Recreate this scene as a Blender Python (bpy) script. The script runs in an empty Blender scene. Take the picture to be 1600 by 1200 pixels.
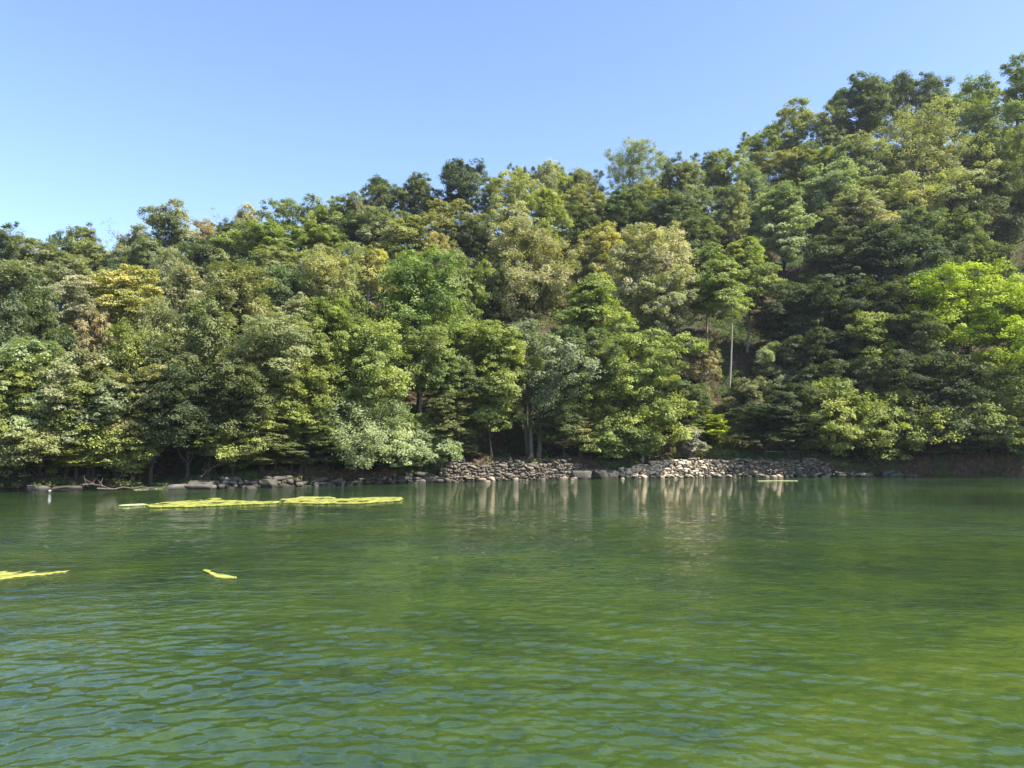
import bpy, math, random
import numpy as np
from mathutils import Vector

random.seed(7)
rng = np.random.default_rng(11)
R = math.radians
scene = bpy.context.scene
C = scene.collection

# ------------------------------------------------------------------ camera
CAM_H, PITCH, FPX = 2.5, R(4.85), 1155.0
cam_d = bpy.data.cameras.new('camera')
cam_d.sensor_width = 36.0
cam_d.lens = 36.0 * FPX / 1600.0
cam_d.clip_end = 6000.0
cam = bpy.data.objects.new('camera', cam_d)
cam.location = (0, 0, CAM_H)
cam.rotation_euler = (R(90) + PITCH, 0, 0)
C.objects.link(cam)
scene.camera = cam
scene.render.resolution_x, scene.render.resolution_y = 1024, 768

# ------------------------------------------------------------------ sky and sun
SUN_AZ, SUN_EL = R(116), R(50)          # azimuth clockwise from +Y
world = bpy.data.worlds.new('World')
scene.world = world
world.use_nodes = True
wn, wl = world.node_tree.nodes, world.node_tree.links
wn.clear()
sky = wn.new('ShaderNodeTexSky')
sky.sky_type = 'NISHITA'
sky.sun_disc = False
sky.sun_elevation = SUN_EL
sky.sun_rotation = SUN_AZ
sky.air_density = 1.0
sky.dust_density = 0.6
sky.ozone_density = 3.5
bgn = wn.new('ShaderNodeBackground')
bgn.inputs['Strength'].default_value = 0.14
won = wn.new('ShaderNodeOutputWorld')
grade = wn.new('ShaderNodeMix'); grade.data_type = 'RGBA'; grade.blend_type = 'MULTIPLY'
grade.inputs[0].default_value = 1
grade.inputs[7].default_value = (.93, .90, .96, 1)
wl.new(sky.outputs[0], grade.inputs[6])
wl.new(grade.outputs[2], bgn.inputs[0])
wl.new(bgn.outputs[0], won.inputs[0])

sun_d = bpy.data.lights.new('sun', 'SUN')
sun_d.energy = 5.0
sun_d.angle = R(0.5)
sun_d.color = (1.0, 0.95, 0.86)
sun = bpy.data.objects.new('sun', sun_d)
sv = Vector((math.sin(SUN_AZ) * math.cos(SUN_EL), math.cos(SUN_AZ) * math.cos(SUN_EL), math.sin(SUN_EL)))
sun.rotation_euler = sv.to_track_quat('Z', 'Y').to_euler()
sun.location = sv * 200
C.objects.link(sun)

vs = scene.view_settings
vs.view_transform = 'Standard'
vs.look = 'None'
vs.exposure = 1.32
vs.gamma = 1.0
scene.cycles.max_bounces = 8
scene.cycles.transparent_max_bounces = 8

# ------------------------------------------------------------------ helpers
def ray(px, py):
    """pixel of the photograph (1600x1200) -> (x per metre of y, z per metre of y)"""
    h = (px - 800.0) / FPX
    v = (600.0 - py) / FPX
    yy = math.cos(PITCH) - v * math.sin(PITCH)
    zz = math.sin(PITCH) + v * math.cos(PITCH)
    return h / yy, zz / yy

def on_water(px, py, z=0.0):
    u, t = ray(px, py)
    y = (z - CAM_H) / t
    return u * y, y

def tag(o, label=None, cat=None, group=None, kind=None):
    if label: o['label'] = label
    if cat: o['category'] = cat
    if group: o['group'] = group
    if kind: o['kind'] = kind
    return o

def link_mesh(name, me, mat=None, parent=None):
    o = bpy.data.objects.new(name, me)
    C.objects.link(o)
    if mat is not None and len(me.materials) == 0:
        me.materials.append(mat)
    if parent is not None:
        o.parent = parent
    return o

def mesh_np(name, verts, faces, tint=None, smooth=False, smooth_mask=None):
    """verts Nx3, faces MxK (all the same size)"""
    me = bpy.data.meshes.new(name)
    verts = np.asarray(verts, dtype=np.float32)
    faces = np.asarray(faces, dtype=np.int32)
    n, (m, k) = len(verts), faces.shape
    me.vertices.add(n)
    me.vertices.foreach_set('co', verts.ravel())
    me.loops.add(m * k)
    me.loops.foreach_set('vertex_index', faces.ravel())
    me.polygons.add(m)
    me.polygons.foreach_set('loop_start', np.arange(m, dtype=np.int32) * k)
    if smooth:
        me.polygons.foreach_set('use_smooth', np.ones(m, dtype=bool))
    if tint is not None:
        a = me.attributes.new('tint', 'FLOAT', 'FACE')
        a.data.foreach_set('value', np.asarray(tint, dtype=np.float32))
    me.update(calc_edges=True)
    return me

# value noise in numpy
def vnoise2(x, y, seed=0):
    x = np.asarray(x, float); y = np.asarray(y, float)
    xi, yi = np.floor(x).astype(np.int64), np.floor(y).astype(np.int64)
    xf, yf = x - xi, y - yi
    xf = xf * xf * (3 - 2 * xf); yf = yf * yf * (3 - 2 * yf)
    def h(a, b):
        n = (a * 374761393 + b * 668265263 + seed * 1442695041) & 0x7fffffff
        n = ((n ^ (n >> 13)) * 1274126177) & 0x7fffffff
        return ((n ^ (n >> 16)) & 0xffff) / 65535.0
    return ((h(xi, yi) * (1 - xf) + h(xi + 1, yi) * xf) * (1 - yf) +
            (h(xi, yi + 1) * (1 - xf) + h(xi + 1, yi + 1) * xf) * yf)

def fbm2(x, y, seed=0, octv=4):
    s, a, t = 0, 1.0, 0
    for i in range(octv):
        s = s + a * vnoise2(x * 2 ** i, y * 2 ** i, seed + i * 17); t += a; a *= .5
    return s / t

# ------------------------------------------------------------------ materials
def new_mat(name):
    m = bpy.data.materials.new(name)
    m.use_nodes = True
    nt = m.node_tree
    nt.nodes.clear()
    out = nt.nodes.new('ShaderNodeOutputMaterial')
    return m, nt.nodes, nt.links, out

def principled(nodes, rough=.7, spec=.3):
    p = nodes.new('ShaderNodeBsdfPrincipled')
    p.inputs['Roughness'].default_value = rough
    p.inputs['Specular IOR Level'].default_value = spec
    return p

def mathn(nodes, links, op, a, b=None, clamp=False):
    n = nodes.new('ShaderNodeMath'); n.operation = op; n.use_clamp = clamp
    for i, v in enumerate((a, b)):
        if v is None: continue
        if isinstance(v, (int, float)): n.inputs[i].default_value = v
        else: links.new(v, n.inputs[i])
    return n.outputs[0]

def noise(nodes, links, scale, detail=4, rough=.55, vec=None, dist=0.0):
    n = nodes.new('ShaderNodeTexNoise')
    n.inputs['Scale'].default_value = scale
    n.inputs['Detail'].default_value = detail
    n.inputs['Roughness'].default_value = rough
    n.inputs['Distortion'].default_value = dist
    if vec is not None: links.new(vec, n.inputs['Vector'])
    return n.outputs['Fac']

def ramp(nodes, links, fac, stops):
    n = nodes.new('ShaderNodeValToRGB')
    els = n.color_ramp.elements
    while len(els) < len(stops): els.new(.5)
    for e, (p, c) in zip(els, stops):
        e.position = p; e.color = (c[0], c[1], c[2], 1)
    links.new(fac, n.inputs['Fac'])
    return n.outputs['Color']

def mixc(nodes, links, fac, a, b, mode='MIX'):
    n = nodes.new('ShaderNodeMix'); n.data_type = 'RGBA'; n.blend_type = mode
    for sock, v in ((n.inputs[0], fac), (n.inputs[6], a), (n.inputs[7], b)):
        if isinstance(v, (int, float)): sock.default_value = v
        elif isinstance(v, tuple): sock.default_value = (v[0], v[1], v[2], 1)
        else: links.new(v, sock)
    return n.outputs[2]

def mapping(nodes, links, scale=(1, 1, 1), rot=(0, 0, 0)):
    tc = nodes.new('ShaderNodeTexCoord')
    mp = nodes.new('ShaderNodeMapping')
    mp.inputs['Scale'].default_value = scale
    mp.inputs['Rotation'].default_value = rot
    links.new(tc.outputs['Object'], mp.inputs['Vector'])
    return mp.outputs[0]

def leaf_material():
    m, n, l, out = new_mat('foliage')
    oi = n.new('ShaderNodeObjectInfo')
    at = n.new('ShaderNodeAttribute'); at.attribute_name = 'tint'
    # tint runs 0..1 per leaf: duller older leaves to fresher yellower ones
    hs = n.new('ShaderNodeHueSaturation')
    hue = mathn(n, l, 'MULTIPLY_ADD', at.outputs['Fac'], -0.05); hue.node.inputs[2].default_value = 0.524
    val = mathn(n, l, 'MULTIPLY_ADD', at.outputs['Fac'], 0.95); val.node.inputs[2].default_value = 0.55
    l.new(hue, hs.inputs['Hue']); l.new(val, hs.inputs['Value'])
    # patches of each crown keep ordinary olive-green leaves whatever the tree's own colour
    tco = n.new('ShaderNodeTexCoord')
    pn = noise(n, l, .42, 3, .6, tco.outputs['Object'])
    pm = n.new('ShaderNodeMapRange'); l.new(pn, pm.inputs['Value'])
    pm.inputs['From Min'].default_value = .42; pm.inputs['From Max'].default_value = .66
    pm.inputs['To Min'].default_value = 0; pm.inputs['To Max'].default_value = .36
    own = mixc(n, l, pm.outputs[0], oi.outputs['Color'], (.150, .175, .060))
    l.new(own, hs.inputs['Color'])
    p = principled(n, .62, .16)
    l.new(hs.outputs[0], p.inputs['Base Color'])
    tr = n.new('ShaderNodeBsdfTranslucent')
    tc = mixc(n, l, 1.0, hs.outputs[0], (1.25, 1.35, .55), 'MULTIPLY')
    l.new(tc, tr.inputs['Color'])
    mx = n.new('ShaderNodeMixShader'); mx.inputs[0].default_value = .38
    l.new(p.outputs[0], mx.inputs[1]); l.new(tr.outputs[0], mx.inputs[2])
    l.new(mx.outputs[0], out.inputs[0])
    return m

def bark_material():
    m, n, l, out = new_mat('bark')
    oi = n.new('ShaderNodeObjectInfo')
    v = mapping(n, l, (6, 6, 1.2))
    f = noise(n, l, 2.0, 5, .6, v)
    dark = mixc(n, l, 1.0, oi.outputs['Color'], (.45, .45, .45), 'MULTIPLY')
    c = mixc(n, l, f, dark, oi.outputs['Color'])
    p = principled(n, .9, .15)
    l.new(c, p.inputs['Base Color'])
    bp = n.new('ShaderNodeBump'); bp.inputs['Strength'].default_value = .6
    l.new(f, bp.inputs['Height']); l.new(bp.outputs[0], p.inputs['Normal'])
    l.new(p.outputs[0], out.inputs[0])
    return m

def ground_material():
    m, n, l, out = new_mat('forest_floor')
    v = mapping(n, l)
    f1 = noise(n, l, .25, 5, .6, v)
    f2 = noise(n, l, 3.0, 6, .65, v)
    a = ramp(n, l, f2, [(.3, (.022, .014, .009)), (.52, (.060, .041, .026)), (.68, (.125, .092, .058))])
    b = ramp(n, l, f2, [(.3, (.018, .028, .010)), (.7, (.06, .085, .025))])
    k = ramp(n, l, f1, [(.47, (0, 0, 0)), (.58, (1, 1, 1))])
    c = mixc(n, l, k, a, b)
    p = principled(n, .95, .1)
    l.new(c, p.inputs['Base Color'])
    bp = n.new('ShaderNodeBump'); bp.inputs['Strength'].default_value = .8
    bp.inputs['Distance'].default_value = .15
    l.new(f2, bp.inputs['Height']); l.new(bp.outputs[0], p.inputs['Normal'])
    l.new(p.outputs[0], out.inputs[0])
    return m

def stone_material(name, c0, c1, c2, scale=5.0):
    m, n, l, out = new_mat(name)
    at = n.new('ShaderNodeAttribute'); at.attribute_name = 'tint'
    v = mapping(n, l)
    f = noise(n, l, scale, 6, .65, v)
    g = noise(n, l, scale * .4, 3, .5, v)
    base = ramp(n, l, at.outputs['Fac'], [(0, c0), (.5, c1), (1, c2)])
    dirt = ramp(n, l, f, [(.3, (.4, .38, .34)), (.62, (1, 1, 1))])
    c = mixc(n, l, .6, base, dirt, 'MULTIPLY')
    moss = ramp(n, l, g, [(.56, (0, 0, 0)), (.68, (1, 1, 1))])
    fm = mathn(n, l, 'MULTIPLY', moss, .45)
    c = mixc(n, l, fm, c, (.05, .065, .025))
    # the stone stays dark where the water wets it
    geo = n.new('ShaderNodeNewGeometry')
    sp = n.new('ShaderNodeSeparateXYZ'); l.new(geo.outputs['Position'], sp.inputs[0])
    wet = n.new('ShaderNodeMapRange')
    l.new(sp.outputs['Z'], wet.inputs['Value'])
    wet.inputs['From Min'].default_value = .10; wet.inputs['From Max'].default_value = .24
    wet.inputs['To Min'].default_value = .42; wet.inputs['To Max'].default_value = 1
    c = mixc(n, l, 1.0, c, wet.outputs[0], 'MULTIPLY')
    p = principled(n, .85, .25)
    l.new(c, p.inputs['Base Color'])
    bp = n.new('ShaderNodeBump'); bp.inputs['Strength'].default_value = .7
    bp.inputs['Distance'].default_value = .05
    l.new(f, bp.inputs['Height']); l.new(bp.outputs[0], p.inputs['Normal'])
    l.new(p.outputs[0], out.inputs[0])
    return m

def plain_material(name, c0, c1, scale=8, rough=.8):
    m, n, l, out = new_mat(name)
    v = mapping(n, l)
    f = noise(n, l, scale, 5, .6, v)
    c = ramp(n, l, f, [(.36, c0), (.56, c1)])
    p = principled(n, rough, .3)
    l.new(c, p.inputs['Base Color'])
    bp = n.new('ShaderNodeBump'); bp.inputs['Strength'].default_value = .5
    bp.inputs['Distance'].default_value = .03
    l.new(f, bp.inputs['Height']); l.new(bp.outputs[0], p.inputs['Normal'])
    l.new(p.outputs[0], out.inputs[0])
    return m

def water_material():
    m, n, l, out = new_mat('lake_water')
    tc = n.new('ShaderNodeTexCoord')
    pos = tc.outputs['Object']
    # the ripples bend the view of the weed on the bed: shift the lookup by fine noise
    wn_ = n.new('ShaderNodeTexNoise'); wn_.inputs['Scale'].default_value = 2.2
    wn_.inputs['Detail'].default_value = 3
    l.new(pos, wn_.inputs['Vector'])
    sub = n.new('ShaderNodeVectorMath'); sub.operation = 'SUBTRACT'
    l.new(wn_.outputs['Color'], sub.inputs[0]); sub.inputs[1].default_value = (.5, .5, .5)
    sc = n.new('ShaderNodeVectorMath'); sc.operation = 'SCALE'; sc.inputs['Scale'].default_value = .9
    l.new(sub.outputs[0], sc.inputs[0])
    ad = n.new('ShaderNodeVectorMath'); ad.operation = 'ADD'
    l.new(pos, ad.inputs[0]); l.new(sc.outputs[0], ad.inputs[1])
    wp = ad.outputs[0]
    big = noise(n, l, .11, 3, .5, wp)
    mid = noise(n, l, .55, 4, .6, wp)
    mpf = n.new('ShaderNodeMapping'); mpf.inputs['Scale'].default_value = (1.0, .62, 1); mpf.inputs['Rotation'].default_value = (0, 0, .3)
    l.new(wp, mpf.inputs['Vector'])
    fine = noise(n, l, 3.4, 6, .72, mpf.outputs[0], .8)
    f = mathn(n, l, 'MULTIPLY_ADD', mid, .5); l.new(mathn(n, l, 'MULTIPLY', big, .5), f.node.inputs[2])
    f = mathn(n, l, 'ADD', mathn(n, l, 'MULTIPLY', f, .66), mathn(n, l, 'MULTIPLY', fine, .34))
    # lighter, yellower water tone at the near right, beyond a slanting edge
    sp = n.new('ShaderNodeSeparateXYZ'); l.new(wp, sp.inputs[0])
    e = mathn(n, l, 'ADD', mathn(n, l, 'MULTIPLY', sp.outputs['X'], .85), mathn(n, l, 'MULTIPLY', sp.outputs['Y'], -1.0))
    slant_tone = n.new('ShaderNodeMapRange'); slant_tone.interpolation_type = 'SMOOTHSTEP'
    l.new(e, slant_tone.inputs['Value'])
    slant_tone.inputs['From Min'].default_value = -5.6; slant_tone.inputs['From Max'].default_value = -4.3
    slant_tone.inputs['To Min'].default_value = 0; slant_tone.inputs['To Max'].default_value = .07
    # nearer water shows more of the bed
    near = n.new('ShaderNodeMapRange')
    l.new(sp.outputs['Y'], near.inputs['Value'])
    near.inputs['From Min'].default_value = 5; near.inputs['From Max'].default_value = 45
    near.inputs['To Min'].default_value = .02; near.inputs['To Max'].default_value = -.05
    sfar = n.new('ShaderNodeMapRange'); l.new(sp.outputs['Y'], sfar.inputs['Value'])
    sfar.inputs['From Min'].default_value = 11; sfar.inputs['From Max'].default_value = 18
    sfar.inputs['To Min'].default_value = 1; sfar.inputs['To Max'].default_value = 0
    f = mathn(n, l, 'ADD', f, mathn(n, l, 'MULTIPLY', slant_tone.outputs[0], sfar.outputs[0]))
    f = mathn(n, l, 'ADD', f, near.outputs[0])
    c = ramp(n, l, f, [(.37, (.009, .020, .011)), (.45, (.019, .038, .012)), (.54, (.032, .058, .011)), (.70, (.062, .085, .012))])
    p = principled(n, .02, .5)
    p.inputs['IOR'].default_value = 1.40
    l.new(c, p.inputs['Base Color'])
    # small ripples, elongated across the view
    mp = n.new('ShaderNodeMapping'); mp.inputs['Scale'].default_value = (.75, 1.5, 1)
    l.new(pos, mp.inputs['Vector'])
    b1 = noise(n, l, 4.5, 3, .5, mp.outputs[0], .6)
    b2 = noise(n, l, 1.3, 2, .5, mp.outputs[0], .4)
    hgt = mathn(n, l, 'ADD', mathn(n, l, 'MULTIPLY', b1, .75), mathn(n, l, 'MULTIPLY', b2, .7))
    gust = noise(n, l, .10, 2, .5, pos)
    gs = n.new('ShaderNodeMapRange'); l.new(gust, gs.inputs['Value'])
    gs.inputs['From Min'].default_value = .35; gs.inputs['From Max'].default_value = .65
    gs.inputs['To Min'].default_value = .25; gs.inputs['To Max'].default_value = 1
    bp = n.new('ShaderNodeBump')
    bd = n.new('ShaderNodeMapRange'); l.new(sp.outputs['Y'], bd.inputs['Value'])
    bd.inputs['From Min'].default_value = 8; bd.inputs['From Max'].default_value = 20
    bd.inputs['To Min'].default_value = .022; bd.inputs['To Max'].default_value = .095
    l.new(bd.outputs[0], bp.inputs['Distance'])
    l.new(gs.outputs[0], bp.inputs['Strength'])
    l.new(hgt, bp.inputs['Height']); l.new(bp.outputs[0], p.inputs['Normal'])
    l.new(p.outputs[0], out.inputs[0])
    return m

M_LEAF = leaf_material()
M_BARK = bark_material()
M_GROUND = ground_material()
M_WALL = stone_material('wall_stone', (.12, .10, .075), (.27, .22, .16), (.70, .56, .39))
M_ROCK = stone_material('bank_rock', (.05, .043, .035), (.10, .088, .07), (.20, .18, .155), 3.0)
M_WHITE = plain_material('white_stone', (.35, .35, .33), (.6, .6, .58), 6)
M_PINK = stone_material('pink_stone', (.40, .28, .24), (.55, .42, .37), (.65, .54, .5), 3.0)
M_ALGAE = plain_material('algae', (.06, .085, .015), (.31, .30, .055), 3.0, .85)
M_ALGAE2 = plain_material('algae_pale', (.20, .22, .08), (.40, .41, .2), 4, .8)
M_POLE = plain_material('pale_wood', (.26, .25, .21), (.42, .41, .36), 12)
M_WATER = water_material()

# ------------------------------------------------------------------ terrain
# shoreline and ridge measured as depth in front of the camera for each bearing u = x / y
P_U = np.array([ray(p, 700)[0] for p in (-700, 0, 400, 700, 1000, 1300, 1600, 2300)])
P_SH = np.array([36., 41., 45.5, 53., 60., 62., 63., 64.])
R_PX = [-900, -300, 0, 60, 130, 200, 270, 330, 400, 460, 540, 600, 650, 720, 800, 850, 900, 940, 990, 1040, 1110, 1180, 1240, 1290, 1340, 1420, 1470, 1530, 1590, 1800, 2400]
R_PY = [440, 380, 357, 372, 358, 360, 332, 338, 326, 314, 302, 285, 276, 256, 266, 258, 262, 258, 232, 246, 238, 212, 182, 174, 140, 124, 142, 130, 95, 80, 60]
P_RU = np.array([ray(a, b)[0] for a, b in zip(R_PX, R_PY)])
P_RT = np.array([ray(a, b + 12)[1] for a, b in zip(R_PX, R_PY)])
k = np.ones(3) / 3
P_RT[1:-1] = np.convolve(P_RT, k, 'valid')

def shore(u): return np.interp(u, P_U, P_SH)
def ridge_y(u): return np.interp(u, [-1.0, -.69, 0, .69, 1.1], [86, 92, 104, 122, 128])
def ridge_z(u): return CAM_H + ridge_y(u) * np.interp(u, P_RU, P_RT) - 9.5
def bank_h(u):
    px = 800 + 1155 * u
    return np.interp(px, [-200, 150, 250, 330, 450, 660, 700, 960, 1010, 1060, 1290, 1340, 1420, 1600], [1.0, .7, .25, .8, 1.0, 1.1, 1.62, 1.62, 1.4, 1.75, 1.75, 1.2, 1.75, 1.9])

def terrain(x, y):
    x = np.asarray(x, float); y = np.asarray(y, float)
    u = x / np.maximum(y, 1.0)
    sh, ry = shore(u), ridge_y(u)
    bh, rz = bank_h(u), ridge_z(u)
    wob = (fbm2(x * .6, y * .6, 5, 3) - .5) * 1.2
    d = y - sh - .45
    tw = np.interp(800 + 1155 * u, [0, 250, 680, 760, 960, 1040, 1290, 1450], [.8, .6, 1.2, 4.5, 4.5, 3.5, 4.5, 1.0])
    face = np.clip((d + wob * .35) / .8, 0, 1)
    z0 = -1.2 + (bh + 1.2) * face * face * (3 - 2 * face)
    t = np.clip((d - tw) / (ry - sh - tw), 0, None)
    ts = np.clip(t, 0, 1)
    prof = np.clip(ts * (1.10 - .10 * ts) + .02 * np.sin(ts * 9), 0, 1.02)
    prof = prof * np.minimum(1, ts * 9 + .25)
    rise = (rz - bh) * prof
    z = z0 + rise
    rough = (fbm2(x * .12, y * .12, 1, 4) - .5) * 3.2 * np.clip(t * 6, 0, 1) + (fbm2(x * .9, y * .9, 3, 3) - .5) * .5 * np.clip(d / 1.5, 0, 1) + (fbm2(x * 1.6, y * 1.6, 13, 3) - .5) * .7 * np.clip(d / .5 + .6, 0, 1)
    z = z + rough
    z = np.where(t > 1, z - (y - ry) * .35, z)
    z = np.where(d < -0.45, np.minimum(z, -1.0), z)
    return np.maximum(z, np.where(t > 1, 3.0, -3.0))

def grid_mesh(name, us, ys, zf, smooth=True):
    U, Y = np.meshgrid(us, ys)
    X = U * Y
    Z = zf(X, Y)
    verts = np.stack([X, Y, Z], -1).reshape(-1, 3)
    nr, nc = U.shape
    i = np.arange(nr * nc).reshape(nr, nc)
    f = np.stack([i[:-1, :-1], i[:-1, 1:], i[1:, 1:], i[1:, :-1]], -1).reshape(-1, 4)
    return mesh_np(name, verts, f, smooth=smooth)

ys_t = np.concatenate([np.arange(32, 72, .35), np.arange(72, 136, 1.0), np.array([150, 180, 240, 400, 900, 2500])])
hill = link_mesh('hillside', grid_mesh('hillside', np.linspace(-1.5, 1.5, 620), ys_t, terrain), M_GROUND)
tag(hill, kind='structure')

# ------------------------------------------------------------------ water
def water_h(x, y):
    x = np.asarray(x, float); y = np.asarray(y, float)
    wr = np.random.default_rng(5)
    h = np.zeros_like(x)
    dist = np.hypot(x, y)
    space = np.maximum(.012, dist * dist * .00060)
    n = 44
    for i in range(n):
        lam = .10 * (.36 / .10) ** (wr.random() ** 1.1) if i % 6 else wr.uniform(.5, 1.3)
        kk = 2 * math.pi / lam
        if i % 5 < 2:
            sx, sy = wr.normal(0, 3.5), -wr.uniform(.5, 9)
        else:
            aa = wr.uniform(-1.15, 1.15); sx, sy = -30 * math.sin(aa), 8 - 30 * math.cos(aa)
        r = np.hypot(x - sx, y - sy)
        slope = (.029 if lam < .45 else .017) * (lam / .45) ** .1
        ph = wr.uniform(0, 6.28)
        # each train swells and dies in patches
        env = .35 + 1.2 * vnoise2(x / (lam * 4.2) + i * 9.1, y / (lam * 4.2) - i * 5.3, i)
        jig = 3.0 * vnoise2(x / (lam * 2.4) - i * 3.3, y / (lam * 2.4) + i * 7.7, 50 + i)
        amp = slope / kk * env * np.exp(-(space * 1.6 / lam) ** 2)
        h = h + amp * np.sin(kk * r + ph + jig)
    gust = .55 + .8 * fbm2(x * .10, y * .10, 77, 3)
    fall = np.clip(1.25 - dist / 34.0, .25, 1.0)
    left = np.clip(1.0 - .02 * x, .75, 1.3)
    return h * gust * fall * left

rows = [3.2]
while rows[-1] < 72:
    rows.append(rows[-1] + max(.022, rows[-1] ** 2 * .00052))
water = link_mesh('lake_water', grid_mesh('lake_water', np.linspace(-1.35, 1.35, 1400), np.array(rows), water_h), M_WATER)
tag(water, kind='structure')
# the rest of the lake, outside and behind that sheet
def ring(us, ys):
    return grid_mesh('outer_water', us, ys, lambda x, y: np.full_like(np.asarray(x, float), -.02))
vv = [(-400, -400, -.12), (400, -400, -.12), (400, 90, -.12), (-400, 90, -.12)]
ow = link_mesh('outer_water', mesh_np('outer_water', vv, [(0, 1, 2, 3)]), M_WATER)
tag(ow, kind='structure')

# ------------------------------------------------------------------ leaf clump machinery
def unit(v):
    return v / np.maximum(np.linalg.norm(v, axis=-1, keepdims=True), 1e-9)

def leaves_mesh(name, cen, nrm, size, tint, g, asp=.62):
    """one rhombic leaf (slightly folded) per point"""
    n = len(cen)
    a = unit(np.cross(nrm, unit(g.normal(size=(n, 3)))))
    b = unit(np.cross(nrm, a))
    s = size[:, None]
    v0 = cen - a * s * .5
    v1 = cen + b * s * .5 * asp - a * s * .04
    v2 = cen + a * s * .5 - nrm * s * .10
    v3 = cen - b * s * .5 * asp + a * s * .04
    verts = np.stack([v0, v1, v2, v3], 1).reshape(-1, 3)
    f = np.arange(4 * n).reshape(n, 4)
    return mesh_np(name, verts, f, tint=tint)

def clump_leaves(g, cc, cr, per, flat, droop, leaf, outc, lobe_t=None):
    """cc Nx3 clump centres, cr N radii -> leaf centres, normals, sizes, tint"""
    n = len(cc)
    k = per
    d = unit(g.normal(size=(n, k, 3)))
    rad = g.random((n, k, 1)) ** .45
    off = d * rad * cr[:, None, None]
    off[..., 2] *= flat
    hr = np.hypot(off[..., 0], off[..., 1])
    off[..., 2] -= droop * hr ** 2 / cr[:, None]
    cen = cc[:, None, :] + off
    outw = unit(cen - outc)
    nr = unit(np.array([0, 0, .85]) + .50 * d + .40 * outw + .38 * g.normal(size=(n, 1, 3)) + .38 * g.normal(size=(n, k, 3)))
    size = leaf * (.7 + .6 * g.random((n, k)))
    # young leaves at the tips of a spray are fresher
    lt = 0 if lobe_t is None else lobe_t[:, None]
    tint = np.clip(.26 + lt + .30 * g.random((n, 1)) + .22 * (rad[..., 0] - .5) + .30 * (g.random((n, k)) - .3), 0, 1)
    return cen.reshape(-1, 3), nr.reshape(-1, 3), size.ravel(), tint.ravel()

def tube(path, radii, sides=6):
    path = np.asarray(path, float)
    vs_, fs = [], []
    for i, p in enumerate(path):
        d = path[min(i + 1, len(path) - 1)] - path[max(i - 1, 0)]
        d = d / (np.linalg.norm(d) + 1e-9)
        up = np.array([1, 0, 0]) if abs(d[0]) < .8 else np.array([0, 1, 0])
        a = np.cross(d, up); a /= np.linalg.norm(a)
        b = np.cross(d, a)
        for s in range(sides):
            t = 2 * math.pi * s / sides
            vs_.append(p + radii[i] * (math.cos(t) * a + math.sin(t) * b))
    for i in range(len(path) - 1):
        for s in range(sides):
            s2 = (s + 1) % sides
            fs.append((i * sides + s, i * sides + s2, (i + 1) * sides + s2, (i + 1) * sides + s))
    return vs_, fs

class MB:
    def __init__(self): self.v, self.f = [], []
    def add(self, v, f):
        o = len(self.v)
        self.v += [tuple(p) for p in v]
        self.f += [tuple(i + o for i in q) for q in f]
    def mesh(self, name, smooth=True):
        return mesh_np(name, np.array(self.v), np.array(self.f), smooth=smooth)

def envelope(kind, dz):
    """crown radius (0..1) for height dz in -1..1 of the crown"""
    t = (dz + 1) / 2
    if kind == 'column': return np.clip(t * 4, 0, 1) ** .6 * np.clip((1 - t) * 1.25 + .12, 0, 1) ** .55
    if kind == 'cone': return np.clip(t * 6, 0, 1) * np.clip(1.08 - t, 0, 1) ** .75
    if kind == 'tier': return np.sqrt(np.clip(1 - np.abs(dz) ** 2.6, 0, 1))
    if kind == 'mound': return np.clip(1.02 - t, 0, 1) ** .42
    return np.sqrt(np.clip(1 - dz * dz, 0, 1))

KIND = {  # lobes, lobe radius, clumps per lobe, clump radius, leaves, flatness, droop, leaf length, sparse top
    'round':   (22, .36, 22, .56, 62, .60, .10, .19),
    'tier':    (27, .34, 21, .60, 62, .38, .28, .19),
    'column':  (26, .38, 22, .50, 58, .70, .05, .175),
    'cone':    (26, .34, 20, .60, 62, .34, .30, .19),
    'feather': (24, .34, 24, .46, 52, .85, -.15, .16),
    'open':    (24, .29, 19, .46, 54, .75, .02, .18),
    'mound':   (24, .35, 21, .56, 62, .42, .25, .19),
    'bare':    (12, .30, 7, .45, 10, .80, .0, .17),
}

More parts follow.
